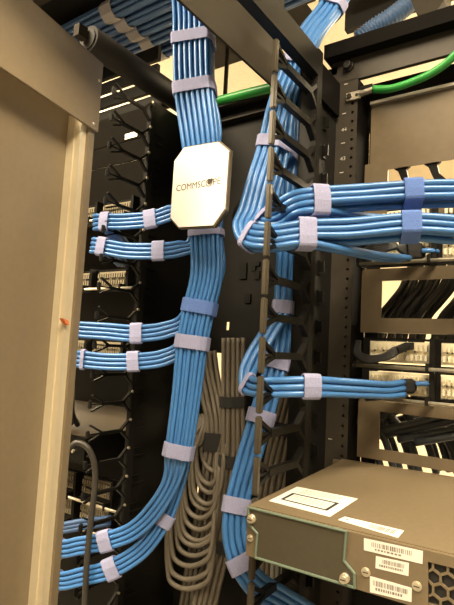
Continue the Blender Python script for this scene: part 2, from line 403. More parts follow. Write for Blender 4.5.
pt = panel('blank_panel', 'black blank panel of the right rack below the switch', .10, 1.470, [], None, m=BLACK, y=.744); kids(pt)
def patch(label, z0, y=.742, x0=-.2655, n=4, rod=True, blk=None):
    blk = blk or IVORY
    t = thing('patch_panel', (x0, y, z0), label, 'patch panel', 'patch panels seen from the wiring side')
    z1 = z0+U-.001
    plate('frame', 'Y', y+.004, x0, x0+n*.0995+.02, z0, z1, .003, [(x0+.0105+k*.0995, x0+.0105+k*.0995+.086, z0+.0065, z1-.0035) for k in range(n)], STEEL, t)
    for k in range(n):
        xa = x0+.0115+k*.0995; b = boxo('termination_block', (xa, y+.002, z0+.0085), (xa+.084, y+.022, z0+.0385), blk, t, bevel=.001)
        bm = bmesh.new()
        for r_ in range(2):
            for c in range(13):
                xx = xa+.003+c*.0063; zz = z0+.0125+r_*.0135
                box(bm, (xx, y-.004, zz), (xx+.0034, y+.003, zz+.0085))
        fin('contact_row', bm, blk, b); b.children[-1]['kind'] = 'stuff'
        bm = bmesh.new()
        for c in range(12):
            xx = xa+.007+c*.0063
            if random.random() < .6: box(bm, (xx, y-.001, z0+.0240), (xx+.0018, y+.003, z0+.0262))
            if random.random() < .4: box(bm, (xx+.001, y-.001, z0+.0150), (xx+.0030, y+.003, z0+.0195))
        fin('contact_slot', bm, INK, b); b.children[-1]['kind'] = 'stuff'
        br = boxo('bracket', (xa+.087, y-.012, z0+.001), (xa+.0935, y+.004, z1), STEEL, t, bevel=.0006)
    if rod:
        cylo('support_rod', (x0-.004, y-.022, z0+.002), (x0+n*.0995+.03, y-.022, z0+.002), .0026, NICKEL, t, 10, smooth=True)
        for k in range(n+1): boxo('rod_hook', (x0-.003+k*.0995, y-.026, z0-.0015), (x0+.001+k*.0995, y+.004, z0+.010), STEEL, t)
    kids(t); return t
patch('patch panel with the bare coiled black cable, directly below the black-cable opening', 1.6760)
patch('patch panel fed by the thin blue branch, directly above the lowest opening', 1.6315)
patch('patch panel just above the black-cable opening, under the lower thick blue branch', 1.8240)
patch('patch panel partly hidden between the two thick blue branches', 1.8690)
for zz in (1.733, 1.8225):
    pass

# black cables inside openings and at patch panels
def cabs(name, label, group, lines, r, m, cat='cable', ties=()):
    B = Bundle(name, label, cat, r, m, group)
    L = [catmull(l, 6) for l in lines]
    for l in L: tubeo('cable', l, r, m, B.root)
    B.lines['a'] = L
    for P, t, mm, w in ties: B.tie(['a'], P, t, mm, w)
    return B
ls = []
for k in range(56):
    x = -.263+k*.0056+random.uniform(-.003, .003); y = .765+random.uniform(0, .09)
    ls.append([V(x+.05, y+.02, 1.86), V(x+.035, y+.005, 1.805), V(x+.018, y, 1.778), V(x-.002, y+.004, 1.752), V(x-.016, y+.02, 1.71)])
cabs('black_cable_bundle', 'black cables slanting across the opening between two patch panel rows', None, ls, .0052, BLKCAB, 'cable bundle')
ls = []
for k in range(50):
    x = -.285+k*.0072+random.uniform(-.003, .003); y = .78+random.uniform(0, .06)
    if k % 4 == 1: ls.append([V(x-.06, y-.01, 1.572), V(x-.01, y-.012, 1.588), V(x+.03, y-.006, 1.601), V(x+.08, y, 1.625)])
    else: ls.append([V(x-.03, y+.02, 1.66), V(x-.012, y+.005, 1.612), V(x+.006, y, 1.59), V(x+.024, y, 1.566), V(x+.034, y+.01, 1.525)])
cabs('black_cable_bundle', 'dark slate cables in the lowest opening, just above the switch', None, ls, .0055, mat('slate_jacket', (.035,.042,.05), .45), 'cable bundle')

def cord_clump(label, px0, py0, zoff):
    P = lambda x, y, Y: aY(x+px0, y+py0, Y)
    ls = []
    for k in range(5):
        d = k*2.2
        ls.append([P(-2+k*.8, -4, .735), P(-4+d*.6, 8, .715), P(6+d*.7, 16-d*.5, .705), P(22+d*.3, 15-d*.6, .705), P(36, 10-d*.8, .712), P(46, 4+k-4, .725), P(54, 3+k-4, .738)])
    B = cabs('black_cable_bundle', label, None, ls, .0024, BLKCAB, 'cable bundle')
    bm = bmesh.new(); L = B.lines['a']
    P0 = sum((l[-9] for l in L), Vector())/len(L); T = (L[2][-6]-L[2][-12]).normalized()
    strap(B.root, L, .0026, P0, T, BLACKTAPE, .020)
    return B
cord_clump('short black cable loop with a tape wrap on the upper exposed patch panel', 359, 345, 0)
B2 = Bundle('black_cable_bundle', 'black taped cable end meeting the thin blue branch at the patch panel', 'cable bundle', .0034, BLKCAB)
ls = [catmull([aY(366+k*2, 399-k*.7, .705), aY(382, 397-k*2.2, .70), aY(394, 389-k*1.5, .704), aY(402, 384+k*1.2, .715), aY(415, 383+k*1.5, .735)], 6) for k in range(5)]
for l in ls: tubeo('cable', l, .0034, BLKCAB, B2.root)
strap(B2.root, ls, .0034, aY(407, 384.5, .722), aY(415, 384.5, .735)-aY(401, 384.5, .715), BLACKTAPE, .019)
B3 = Bundle('black_cable_bundle', 'black taped cable end under the lower thick blue branch', 'cable bundle', .0034, BLKCAB)
ls = [catmull([aY(356+k*3, 252-k*.8, .71), aY(374, 253-k*2.2, .70), aY(390, 249-k*1.6, .702), aY(404, 246+k*1.4, .712), aY(424, 248+k*1.6, .735)], 6) for k in range(6)]
for l in ls: tubeo('cable', l, .0034, BLKCAB, B3.root)
strap(B3.root, ls, .0034, aY(413, 249, .722), aY(420, 249, .735)-aY(404, 248, .712), BLACKTAPE, .026)
for k, (x, y, lab) in enumerate(((426, 251, 'short blue cable end poking out of black tape under the thick branches'), (420, 384, 'short blue cable end poking out of black tape beside the thin branch'))):
    tag(tubeo('cable_stub', catmull([aY(x-4, y, .726), aY(x+4, y-.5, .728), aY(x+12, y+.5, .738)], 4), .0035, BLUE), lab, 'cable')

# ================================================================== switch chassis
A_ = aX(247, 506, -.29); Bk = aX(346, 458, -.29); Cr = aP(454, 556, A_, V(0, 1, 0))
ex = (Cr-A_).normalized(); ey = (Bk-A_); ey = (ey - ex*ey.dot(ex)).normalized(); ez = ex.cross(ey)
sw = thing('network_switch', A_, 'dark grey rack switch with paper labels and a green-edged blank slot cover', 'switch')
sw.matrix_world = frameM(A_, ex, ey, ez)
inv = sw.matrix_world.inverted()
def top(x, y, h=0.0): return inv @ aP(x, y, A_+ez*h, ez)
def frn(x, y, h=0.0): return inv @ aP(x, y, A_-ey*h, ey)
DH, DL = .0505, .264
vx = frn(428, 590).x; 
body = bmesh.new(); box(body, (0, .004, -DH), (.445, DL, 0)); fin('case', body, DEVICE, sw, bevel=.0012)
plate('front_face', 'Y', 0, 0, .445, -DH, -.0008, .004, [(vx, .43, -DH+.006, -.010)], DEVICE, sw)
boxo('vent_cavity', (vx, .0036, -DH+.006), (.43, .0044, -.010), INK, sw)
# honeycomb vent grille
hp = .0118; bm = bmesh.new(); r_ = 0
rows = 5
for j in range(rows):
    for i in range(26):
        cx = vx - .002 + i*hp*1.0 + (hp/2 if j % 2 else 0); cz = -.010 - .002 - j*hp*.866
        if cx > .42: continue
        o = []; q = []
        for k in range(6):
            a = math.pi/6+k*math.pi/3; R0 = hp/math.sqrt(3)
            o.append(V(min(max(cx+R0*math.cos(a), vx), .43), 0, min(max(cz+R0*math.sin(a), -DH+.006), -.010)))
            q.append(V(min(max(cx+R0*.84*math.cos(a), vx), .43), 0, min(max(cz+R0*.84*math.sin(a), -DH+.006), -.010)))
        for k in range(6):
            k2 = (k+1) % 6
            for ya, yb in ((.0008, None), (.003, None)):
                vs = [bm.verts.new(p+V(0, ya, 0)) for p in (o[k], o[k2], q[k2], q[k])]
                try: bm.faces.new(vs)
                except Exception: pass
            vs = [bm.verts.new(p) for p in (q[k]+V(0,.0008,0), q[k2]+V(0,.0008,0), q[k2]+V(0,.003,0), q[k]+V(0,.003,0))]; bm.faces.new(vs)
bmesh.ops.remove_doubles(bm, verts=bm.verts, dist=1e-6); bmesh.ops.dissolve_degenerate(bm, dist=1e-6, edges=bm.edges)
o = fin('vent_grille', bm, DEVICE, sw); o['label'] = 'honeycomb vent grille'
# slot cover + green ridge
cov = [frn(*p) for p in ((249,507),(347,531),(344.5,560),(355,573),(355,587),(256,557),(258,533),(250,524))]
c2 = [V(p.x, -.0012, p.z) for p in cov]
cover = prismo('slot_cover', c2, (0, .0012, 0), mat('slot_cover_grey', (.068,.060,.040), .5, noise=.05, scale=160), sw)
ring = [V(p.x, -.0016, p.z) for p in cov]; bm = bmesh.new()
for a, b in zip(ring, ring[1:]+ring[:1]):
    d = (b-a).normalized(); cyl(bm, a-d*.0005, b+d*.0005, .0014, 8)
o = fin('bezel', bm, TEAL, cover); o['label'] = 'grey-green raised edge'
def screw(x, y, r, L, parent, name='screw'):
    p = frn(x, y); bm = bmesh.new(); cyl(bm, p+V(0,0,0), p+V(0,-L*.55,0), r, 18); cyl(bm, p+V(0,-L*.55,0), p+V(0,-L,0), r*.78, 18)
    o = fin(name, bm, NICKEL, parent)
    for pl in o.data.polygons: pl.use_smooth = len(pl.vertices) == 4
    bm = bmesh.new(); box(bm, p+V(-r*.6,-L-.0002,-r*.1), p+V(r*.6,-L+.0003,r*.1)); fin('screw_slot', bm, INK, o)
screw(253, 518, .0045, .007, sw, 'thumbscrew'); screw(250.5, 538, .0036, .002, sw); screw(346, 577, .0045, .008, sw, 'thumbscrew')
screw(366, 572, .0042, .0018, sw); screw(417, 586, .0042, .0018, sw)
def sticker(name, pts, nrm, label, lines, bars):
    """pts: corner order TL, TR, BR, BL in switch coordinates"""
    o = prismo(name, [p+nrm*.0004 for p in pts], -nrm*.00035, LABEL, sw); o['label'] = label
    tl, tr, br, bl = pts; P = lambda u, v: tl.lerp(tr, u).lerp(bl.lerp(br, u), v) + nrm*.0005
    bm = bmesh.new(); rnd = random.Random(len(name)+int(lines*10+bars*100))
    def q(u0, u1, v0, v1):
        B = q.bm; B.faces.new([B.verts.new(P(u, v)) for u, v in ((u0,v0),(u1,v0),(u1,v1),(u0,v1))])
    q.bm = bm
    return o, q, bm, rnd
FN = V(0, -1, 0); TN = V(0, 0, 1)
def barcode(q, rnd, u0, u1, v0, v1, n):
    u = u0; du = (u1-u0)/n
    for k in range(n):
        w = du*rnd.choice((.35, .5, .7)); q(u, u+w, v0, v1); u += du
def words(q, rnd, u0, u1, v0, v1, du):
    u = u0
    while u < u1-du:
        w = du*rnd.uniform(.5, 1.3); q(u, min(u+w, u1), v0, v1); u += w+du*.45
o, q, bm, rnd = sticker('warning_label', [top(269,501), top(297,487), top(358,499), top(330,517)], TN, 'large white label with a black box outline', 1, 1)
for v in (.10, .17, .24): words(q, rnd, .18+.1*v, .9, v, v+.02, .05) if False else None
# outline box: u runs along the short side, v along the long side here
for (u0, u1, v0, v1) in ((.18,.62,.10,.15),(.18,.62,.82,.87),(.18,.23,.10,.87),(.57,.62,.10,.87)): q(u0, u1, v0, v1)
fin('print', bm, INK, o); bm = bmesh.new(); q.bm = bm
for u in (.30, .36, .42, .48, .70, .76, .82, .88):
    v = .18
    while v < .78: w = rnd.uniform(.02, .07); q(u, u+.02, v, min(v+w, .8)); v += w+.02
fin('print', bm, INKG, o)
for nm, pts, n, k in (('barcode_label', [(338,520),(345,517),(404,531),(398,538)], TN, 0),):
    o, q, bm, rnd = sticker(nm, [top(*pts[1]), top(*pts[2]), top(*pts[3]), top(*pts[0])], n, 'narrow white barcode label on the top edge', 1, 2)
    barcode(q, rnd, .5, .92, .2, .8, 16); q(.08, .12, .3, .6); fin('print', bm, INKG, o)
for pts, lab, (b0, b1, bv0, bv1), (w0, w1, wv0, wv1) in (
    ([(364,538),(423,551),(422.5,564),(364,550)], 'widest white barcode label on the front', (.14,.84,.18,.56), (.2,.7,.66,.80)),
    ([(376,556),(409,563),(408.5,576),(375.5,568)], 'smallest white barcode label on the front', (.2,.88,.16,.50), (.12,.88,.60,.78)),
    ([(370,576),(412,588),(411.5,602),(370,592)], 'lowest white barcode label on the front', (.08,.92,.18,.52), (.14,.8,.62,.80))):
    o, q, bm, rnd = sticker('barcode_label', [frn(*p) for p in pts], FN, lab, 2, b1)
    barcode(q, rnd, b0, b1, bv0, bv1, 22); words(q, rnd, w0, w1, wv0, wv1, .045); fin('print', bm, INKG, o)
boxo('rear_lip', (-.002, DL, -.012), (.445, DL+.004, .0006), DEVICE, sw, bevel=.0008)
boxo('rack_ear', (-.012, DL-.006, -DH), (0, DL-.003, 0), DEVICE, sw)

# ================================================================== vertical cable managers
def finger_mesh(L, th, tip_h, flip=1, tipm=None):
    """profile in local y (0 = root, -L = tip), z; one cast finger with forked root, forked tip and tip bar"""
    bm = bmesh.new()
    def bar(pts, w, t=th):
        w *= flip
        for (y0, z0), (y1, z1) in zip(pts, pts[1:]):
            d = Vector((y1-y0, z1-z0)).normalized(); n = Vector((-d.y, d.x))*w/2; e = d*w*.25
            P = [(0, y0-e.x+n.x, z0-e.y+n.y), (0, y1+e.x+n.x, z1+e.y+n.y), (0, y1+e.x-n.x, z1+e.y-n.y), (0, y0-e.x-n.x, z0-e.y-n.y)]
            prism(bm, [V(-t/2, p[1], p[2]) for p in P], (t, 0, 0))
    bar([(0, .0165), (-.018, 0.001)], .0055); bar([(0, -.0165), (-.018, -.001)], .0055)
    bar([(-.016, 0), (-L+.026, 0)], .0085); bar([(-L+.028, .001), (-L+.004, .0135)], .0045, th*.8); bar([(-L+.028, -.001), (-L+.004, -.010)], .0045, th*.8)
    bar([(-L+.027, 0), (-L+.003, .0)], .0035, th*.5)
    me = bpy.data.meshes.new('finger'); bmesh.ops.recalc_face_normals(bm, faces=bm.faces); bm.to_mesh(me); bm.free(); me.materials.append(BLACK)
    bm = bmesh.new(); box(bm, (-th*.40, -L-.003, -tip_h/2), (th*.40, -L+.004, tip_h/2))
    bmesh.ops.bevel(bm, geom=bm.edges[:], offset=.0012, segments=2, affect='EDGES')
    m2 = bpy.data.meshes.new('finger_tip'); bm.to_mesh(m2); bm.free(); m2.materials.append(tipm or TIP)
    return me, m2
mgr = thing('vertical_cable_manager', (-.40, .65, 0), 'tall black finger cable manager between the two racks with one finger per opening', 'cable manager')
fm, tm = finger_mesh(.112, .008, .0415)
zb = 1.7974 + U/2
for k in range(-13, 6):
    zc = zb + k*U
    f = link('finger', fm, None, mgr); f.location = (-.295, .612, zc)
    t = link('finger_tip', tm, None, f)
boxo('root_rail', (-.2985, .610, .10), (-.2905, .624, 2.11), STEEL, mgr, bevel=.001)
plate('side_panel', 'X', -.3215, .622, .742, .10, 2.125, .003, [(.660, .668, zb+k*U-.012, zb+k*U+.012) for k in range(-10, 6, 2)], STEEL, mgr)
plate('side_channel', 'Y', .640, -.3185, -.2915, .10, 2.11, .003, [], BLACK, mgr) if False else None
boxo('side_web', (-.3185, .616, .10), (-.2985, .622, 2.11), BLACK, mgr)
for k in range(-10, 6):
    z0 = zb+k*U
    bm = bmesh.new(); box(bm, (-.3185, .6905, z0-.010), (-.3150, .700, z0+.010)); box(bm, (-.3160, .6905, z0-.008), (-.3080, .693, z0+.008))
    fin('clip', bm, BLACK, mgr)
boxo('corner_post', (-.3330, .7385, .10), (-.3205, .752, 2.128), STEEL, mgr)
boxo('top_bar', (-.3050, .20, 2.072), (-.2900, .622, 2.106), BLACK, mgr, bevel=.0015)
boxo('top_bar_clip', (-.3240, .622, 2.070), (-.3120, .738, 2.125), mat('matt_black', (0,0,0)), mgr, bevel=.002)
# back panel with punched openings
def px_rect(x0, y0, x1, y1, Y=.75):
    a, b = aY(x0, (y0+y1)/2, Y), aY(x1, (y0+y1)/2, Y); c, d = aY((x0+x1)/2, y0, Y), aY((x0+x1)/2, y1, Y)
    return (min(a.x, b.x), max(a.x, b.x), min(c.z, d.z), max(c.z, d.z))
HO = [px_rect(*r) for r in ((214,353,226.5,389), (204,417,213,446), (219,462,226.5,483), (226,322,229,330), (194,560,200,592), (196,486,201,505))]
bp = plate('back_panel', 'Y', .75, -.602, -.320, .10, 2.112, .003, HO, STEEL, mgr)
for r in ((240,263,247,279), (252,262,260,266), (252,266,256,271), (255,271,260,279), (245,294,251,303)):
    a = px_rect(*r, Y=.7495); boxo('recess_plate', (a[0], .7470, a[2]), (a[1], .7500, a[3]), BLACK, mgr)
boxo('back_panel_fold', (-.602, .736, 2.112), (-.320, .753, 2.1145), TRAY, mgr)
boxo('back_cross_rail', (-.602, .742, 2.146), (-.320, .765, 2.158), STEEL, mgr); boxo('back_upper_plate', (-.602, .765, 2.118), (-.320, .768, 2.150), STEEL, mgr)
kids(mgr)

lm = thing('vertical_cable_manager', (-.60, .60, 0), 'black finger cable manager at the edge of the left rack beside the beige door', 'cable manager')
fm2, tm2 = finger_mesh(.085, .005, .012, .55, TIPL)
zl = 2.0489 - .006
for k in range(-17, 2):
    f = link('finger', fm2, None, lm); f.location = (-.6, .607, zl+k*U)
    t = link('finger_tip', tm2, None, f)
    bm = bmesh.new(); cyl(bm, (-.5955, .604, zl+k*U+.0165), (-.5935, .604, zl+k*U+.0165), .0022, 8); fin('rivet', bm, NICKEL, lm)
boxo('root_rail', (-.605, .605, .10), (-.596, .618, 2.10), STEEL, lm, bevel=.001)
plate('side_panel', 'X', -.6055, .618, .752, .10, 2.112, .003, [], BLACK, lm)
for k in range(-17, 1):
    boxo('side_rib', (-.6025, .622, zl+k*U-.001), (-.5995, .650, zl+k*U+.001), STEEL, lm); boxo('side_rib', (-.6025, .622, zl+k*U+.012), (-.5995, .640, zl+k*U+.0135), STEEL, lm)
cylo('top_tube', (-.602, .468, 2.143), (-.602, .76, 2.143), .021, mat('tube_black', (.010,.009,.008), .6, spec=.25), lm, 20, smooth=True)
cylo('tube_mouth_shade', (-.602, .466, 2.143), (-.602, .470, 2.143), .016, INK, lm, 20)  # black disc stands for the shade inside the open tube end
boxo('tube_clip', (-.612, .448, 2.140), (-.600, .464, 2.158), TRAY, lm); kids(lm)

# ================================================================== slack spool with octagonal end plate
oct_px = [(184.5,147),(220,141),(230.5,150),(226.4,210),(214.5,227),(179,229),(170.5,219),(174.5,161)]
YP = .520
op = [aY(x, y, YP) for x, y in oct_px]; oc = sum(op, Vector())/8
sp = thing('cable_spool', (oc.x, .75, oc.z), 'dark cable spool capped by a white octagonal name plate over the main blue trunk', 'cable spool')
sc_ = lambda s, dy: [V(oc.x+(p.x-oc.x)*s, YP+dy, oc.z+(p.z-oc.z)*s) for p in op]
cap = prismo('end_plate', sc_(.965, -.0022), (0, .002, 0), WHITE, sp); cap['label'] = 'white octagonal plate with dark lettering'
rimm = prismo('plate_rim', sc_(1.0, -.0004), (0, .006, 0), mat('brown_rim', (.10,.08,.05), .5), sp, bevel=.0008)
tl, tr = aY(177.5, 189, YP), aY(222, 181, YP)
exn = (tr-tl).normalized(); mid = (tl+tr)/2 + V(0, -.0025, 0); up_ = V(0,-1,0).cross(exn)*-1
up_ = exn.cross(V(0,-1,0))*-1
if up_.z < 0: up_ = -up_
INKB = mat('brown_ink', (.06,.045,.03), .6, noise=.1)
Wd = (tr-tl).length
Mx = frameM(mid, exn, up_, V(0,-1,0))
t1 = text('lettering', 'COMMSC', frameM(mid - exn*Wd*.165, exn, up_, V(0,-1,0)), .0088, Wd*.665, INKB, cap, bold=0.0)
t2 = text('lettering', 'PE', frameM(mid + exn*Wd*.415, exn, up_, V(0,-1,0)), .0088, Wd*.17, INKB, cap, bold=0.0)
gcn = mid + exn*Wd*.245
bm = bmesh.new()
def disc(c, r0, r1, a0, a1, n=24, off=0.0):
    for i in range(n):
        b0, b1 = a0+(a1-a0)*i/n, a0+(a1-a0)*(i+1)/n
        ps = [c + (exn*math.cos(b)+up_*math.sin(b))*rr + V(0, -off, 0) for b, rr in ((b0, r0), (b1, r0), (b1, r1), (b0, r1))]
        if r0 < 1e-6: ps = ps[1:]
        bm.faces.new([bm.verts.new(p) for p in ps])
disc(gcn, .0042, .0054, math.radians(80), math.radians(395), 24)
disc(gcn + exn*.0008 + up_*.0010, 0, .0037, 0, 2*math.pi, 20, .0001)
disc(gcn + exn*.004 + up_*.0032, 0, .0022, 0, 2*math.pi, 14, .0001)
fin('emblem', bm, INKB, cap)
sx, sz = oc.x+.040, oc.z-.022
cylo('core', (sx, .606, sz), (sx, .75, sz), .043, BLACK, sp, 36, smooth=True)
boxo('mounting_block', (oc.x-.018, YP+.0056, oc.z-.012), (oc.x+.018, YP+.030, oc.z+.020), BLACK, sp)
kids(sp)

# ================================================================== main blue trunk (left) with six branches
R1 = .0030
mb = Bundle('cable_bundle', 'thick blue cable trunk behind the white plate with six branches to the left rack', 'cable bundle', R1, BLUE)
def trunk_layer(k, n, sq=0):
    def f(nn): 
        return [((i-(nn-1)/2 + (.25 if k % 2 else -.25))*2*R1, ((2.5-k)*R1*1.75 - (R1*.9 if (sq and k) else 0)) + (i % 2)*R1*((0, .4, .8)[sq])) for i in range(nn)]
    return f
def br_slots(rows, cols, r=R1*1.08):
    def f(nn):
        out = []
        for i in range(nn):
            row, c = divmod(i, cols); nr = math.ceil(nn/cols)
            out.append(((row-(nr-1)/2)*2*r + (c % 2)*r*.7, ((cols-1)/2-c)*1.8*r))
        return out
    return f
T_all = st((186,-45,.600),(190,-12,.585),(193,18,.575),(193.5,42,.57),(195,90,.57),(201,140,.575),(206,185,.585))
T_mid = st((207.5,235,.585),(208,275,.58),(201,308,.575))
T_low = st((194,343,.57),(188,395,.565),(180.5,450,.56))
def Lend(x, y, Y): return st((x, y, Y))
bA = st((186,206,.585),(171,213,.572),(151,219.5,.56),(125,222,.545),(106,222,.533),(96,223,.535)) + [V(-.650, .585, aY(86,223,.52).z), V(-.69, .65, aY(86,223,.52).z-.005)]
bB = st((196,240,.590),(180,249,.578),(159,251.5,.562),(128,251,.545),(103,247,.531),(94,246,.533)) + [V(-.650, .585, aY(84,245,.518).z), V(-.69, .65, aY(84,245,.518).z-.005)]
bC = st((188,318,.580),(166,330,.568),(137,333.5,.548),(108,331.5,.530),(84,330,.515),(70,329,.508)) + [V(-.68, .485, aY(70,329,.508).z), V(-.76, .48, aY(70,329,.508).z)]
bD = st((184,345,.580),(163,358,.568),(134,361.5,.548),(106,361.5,.530),(84,359.5,.515),(68,358,.508)) + [V(-.68, .485, aY(68,358,.508).z), V(-.76, .48, aY(68,358,.508).z)]
bE = st((171,483,.553),(153,512,.548),(132,531,.540),(106,540.5,.526),(80,545,.512),(58,548,.500)) + [V(-.70, .475, aY(58,548,.5).z), V(-.78, .47, aY(58,548,.5).z)]
bF = st((178,480,.572),(164,518,.566),(142,549,.552),(112,568,.532),(82,576,.514),(56,580,.500)) + [V(-.70, .475, aY(56,580,.5).z), V(-.78, .47, aY(56,580,.5).z)]
top_s = [1.24, 1.30, 1.35, 1.35, 1.35, 1.28, 1.17]
mid_s, low_s = [1.04, 1.02, 1.0], [.98, .88, .80]
mb.run('E', [(T_all, trunk_layer(0, 7), top_s), (T_mid, trunk_layer(0, 7, 1), mid_s), (T_low, trunk_layer(0, 7, 2), low_s), (bE, br_slots(4, 2), None)], 7)
mb.run('F', [(T_all, trunk_layer(1, 7), top_s), (T_mid, trunk_layer(1, 7, 1), mid_s), (T_low, trunk_layer(1, 7, 2), low_s), (bF, br_slots(4, 2), None)], 7)
mb.run('D', [(T_all, trunk_layer(2, 7), top_s), (T_mid, trunk_layer(2, 7), mid_s), (bD, br_slots(4, 2), None)], 7)
mb.run('C', [(T_all, trunk_layer(3, 7), top_s), (T_mid[:2], trunk_layer(3, 7), mid_s[:2]), (bC, br_slots(4, 2), None)], 7)
mb.run('B', [(T_all, trunk_layer(4, 7), top_s), (bB, br_slots(4, 2), None)], 7)
mb.run('A', [(T_all[:6], trunk_layer(5, 7), top_s[:6]), (bA, br_slots(4, 2), None)], 7)
ALL = list('ABCDEF')
def tie_at(B, keys, fk, i, m, w=.018, reach=.07): p, t, _, _ = B.fr[fk][i]; B.tie(keys, p, t, m, w, reach)
tie_at(mb, ALL, 'E', 3, LILAC, .019); tie_at(mb, ALL, 'E', 4, LILAC, .019)
tie_at(mb, list('CDEF'), 'E', 7, LILAC, .010); tie_at(mb, list('DEF'), 'E', 9, BLUETAPE, .019); tie_at(mb, list('EF'), 'E', 10, LILAC, .019)
tie_at(mb, list('EF'), 'E', 12, LILAC, .019); tie_at(mb, ['E'], 'E', 16, LILAC, .019); tie_at(mb, ['F'], 'F', 14, LILAC, .019); tie_at(mb, ['F'], 'F', 16, LILAC, .019)
tie_at(mb, ['A'], 'A', 8, LILAC, .019); tie_at(mb, ['A'], 'A', 10, LILAC, .016)
tie_at(mb, ['B'], 'B', 9, LILAC, .019); tie_at(mb, ['B'], 'B', 11, LILAC, .016)
tie_at(mb, ['C'], 'C', 11, LILAC, .018); tie_at(mb, ['D'], 'D', 12, LILAC, .018); tie_at(mb, ['D'], 'D', 14, LILAC, .006)
tie_at(mb, ['E'], 'E', 18, LILAC, .014); tie_at(mb, ['F'], 'F', 18, LILAC, .014)

# ================================================================== right blue trunk with branches to the right rack
R2 = .0040
rb = Bundle('cable_bundle', 'blue cable trunk running behind the black fingers with branches into the right rack', 'cable bundle', R2, BLUE)
def lay(us, vs):
    def f(nn): return [(u*R2, v*R2) for u, v in zip(us, vs)]
    return f
K0 = st((358,-34,.76),(336,8,.72),(315,36,.685),(301,66,.655),(291,105,.635),(289,150,.63))
H0 = st((352,-34,.745),(329,8,.705),(308,36,.67),(294,66,.64),(279,105,.61),(268.5,150,.588))
G0 = st((355,-34,.755),(333,8,.715),(312,36,.675),(298,66,.648),(286,105,.622),(279,150,.605))
def hexs(n, cols): 
    def f(nn): return slots(nn, cols, R2)
    return f
# order along u kept: sort slots by u
def srt(n, cols):
    def f(nn): return sorted(slots(nn, cols, R2))
    return f
def rowsR(cols):
    def f(nn):
        out = []; nr = math.ceil(nn/cols)
        for i in range(nn):
            row, c = divmod(i, cols); out.append(((row-(nr-1)/2)*2*R2*.98 + (c % 2)*R2*.8 - R2*.4, ((cols-1)/2-c)*1.8*R2))
        return out
    return f
Hb = st((260,182,.570),(252,212,.556),(246,228,.542),(252.5,236,.532),(272,237,.525),(305.5,232.5,.545),(350,231,.575),(410,226,.605),(462,229,.63),(500,232,.66)) + [V(.10, .70, aY(500,232,.66).z), V(.26, .715, aY(500,232,.66).z)]
rb.run('H', [(H0, srt(9, 4), None), (Hb, rowsR(3), None)], 10, jit=.15, only=range(2, 10))
Hd = st((260,182,.570),(252,212,.556),(246,228,.542),(252.5,236,.532),(272,237,.525),(305.5,233,.545),(345,240,.585),(380,247,.655),(404,250,.71))
rb.run('H', [(H0, srt(9, 4), None), (Hd, rowsR(3), None)], 10, jit=.15, only=range(0, 3))
Gb = st((273,185,.590),(267,207,.572),(268,219,.556),(279,214,.548),(296,203,.545),(318,199.5,.555),(360,196.5,.585),(412,193,.615),(462,192,.64),(500,190,.66)) + [V(.10, .70, aY(500,190,.66).z), V(.26, .715, aY(500,190,.66).z)]
rb.run('G', [(G0, srt(9, 4), None), (Gb, rowsR(3), None)], 10, jit=.15, only=range(2, 10))
Gd = st((273,185,.590),(267,207,.572),(268,219,.556),(279,214,.548),(296,203,.545),(318,201,.555),(350,206,.60),(378,210,.66),(402,213,.71))
rb.run('G', [(G0, srt(9, 4), None), (Gd, rowsR(3), None)], 10, jit=.15, only=range(0, 3))
Kb = st((288,200,.632),(288,250,.632),(286,285,.630),(284.5,310,.627),(281,340,.622),(276.5,364,.612),(261,418,.585),(247,465,.565),(237,505,.552),(235.5,535,.546),(243,562,.545),(258,583,.550),(285,600,.565),(320,622,.585))
rb.run('K', [(K0, srt(9, 4), None), (Kb, srt(8, 4), None)], 9, jit=.15)
I0 = st((287,200,.622),(286,250,.620),(284,285,.616),(282,310,.608))
Ib = st((270,333,.590),(256,356,.566),(249,374,.548),(250,384,.536),(264,386,.527),(310,385,.550),(350,387,.61),(385,389,.68),(402,387,.712))
rb.run('I', [(K0, srt(5, 3), None), (I0, srt(5, 3), None), (Ib, rowsR(2), None)], 5, jit=.15)
tie_at(rb, list('GHKI'), 'G', 1, LILAC, .020, .1); tie_at(rb, list('GHKI'), 'G', 3, LILAC, .019, .1); tie_at(rb, list('GHKI'), 'G', 5, LILAC, .018, .1)
tie_at(rb, ['H'], 'H', 9, LILAC, .009, .05); tie_at(rb, ['G'], 'G', 8, LILAC, .010, .05); tie_at(rb, ['I'], 'I', 13, LILAC, .008, .05)
tie_at(rb, ['H'], 'H', 11, LILAC, .021, .05); tie_at(rb, ['G'], 'G', 11, LILAC, .021, .05); tie_at(rb, ['I'], 'I', 15, LILAC, .021, .05)
def tie_only(key, i, keep, m, w):
    p, t, _, _ = rb.fr[key][i]; strap(rb.root, [l for l in rb.lines[key] if min((q-p).length for q in l) < .03], R2, p, t, m, w, reach=.035)
rb.fr['Hm'] = frames(H0+Hb); rb.fr['Gm'] = frames(G0+Gb)
for key in 'HG':
    p, t, _, _ = rb.fr[key+'m'][13]; strap(rb.root, rb.lines[key], R2, p, t, BLUETAPE, .022, reach=.03)
for key in 'HG':
    pass
rb.fr['H'] = rb.fr['Hm']; rb.fr['G'] = rb.fr['Gm']
tie_at(rb, ['K', 'I'], 'K', 9, LILAC, .018, .05); tie_at(rb, ['K'], 'K', 11, LILAC, .018, .05); tie_at(rb, ['K'], 'K', 12, LILAC, .018, .05)
tie_at(rb, ['K'], 'K', 14, LILAC, .019, .05); tie_at(rb, ['K'], 'K', 16, LILAC, .019, .05)

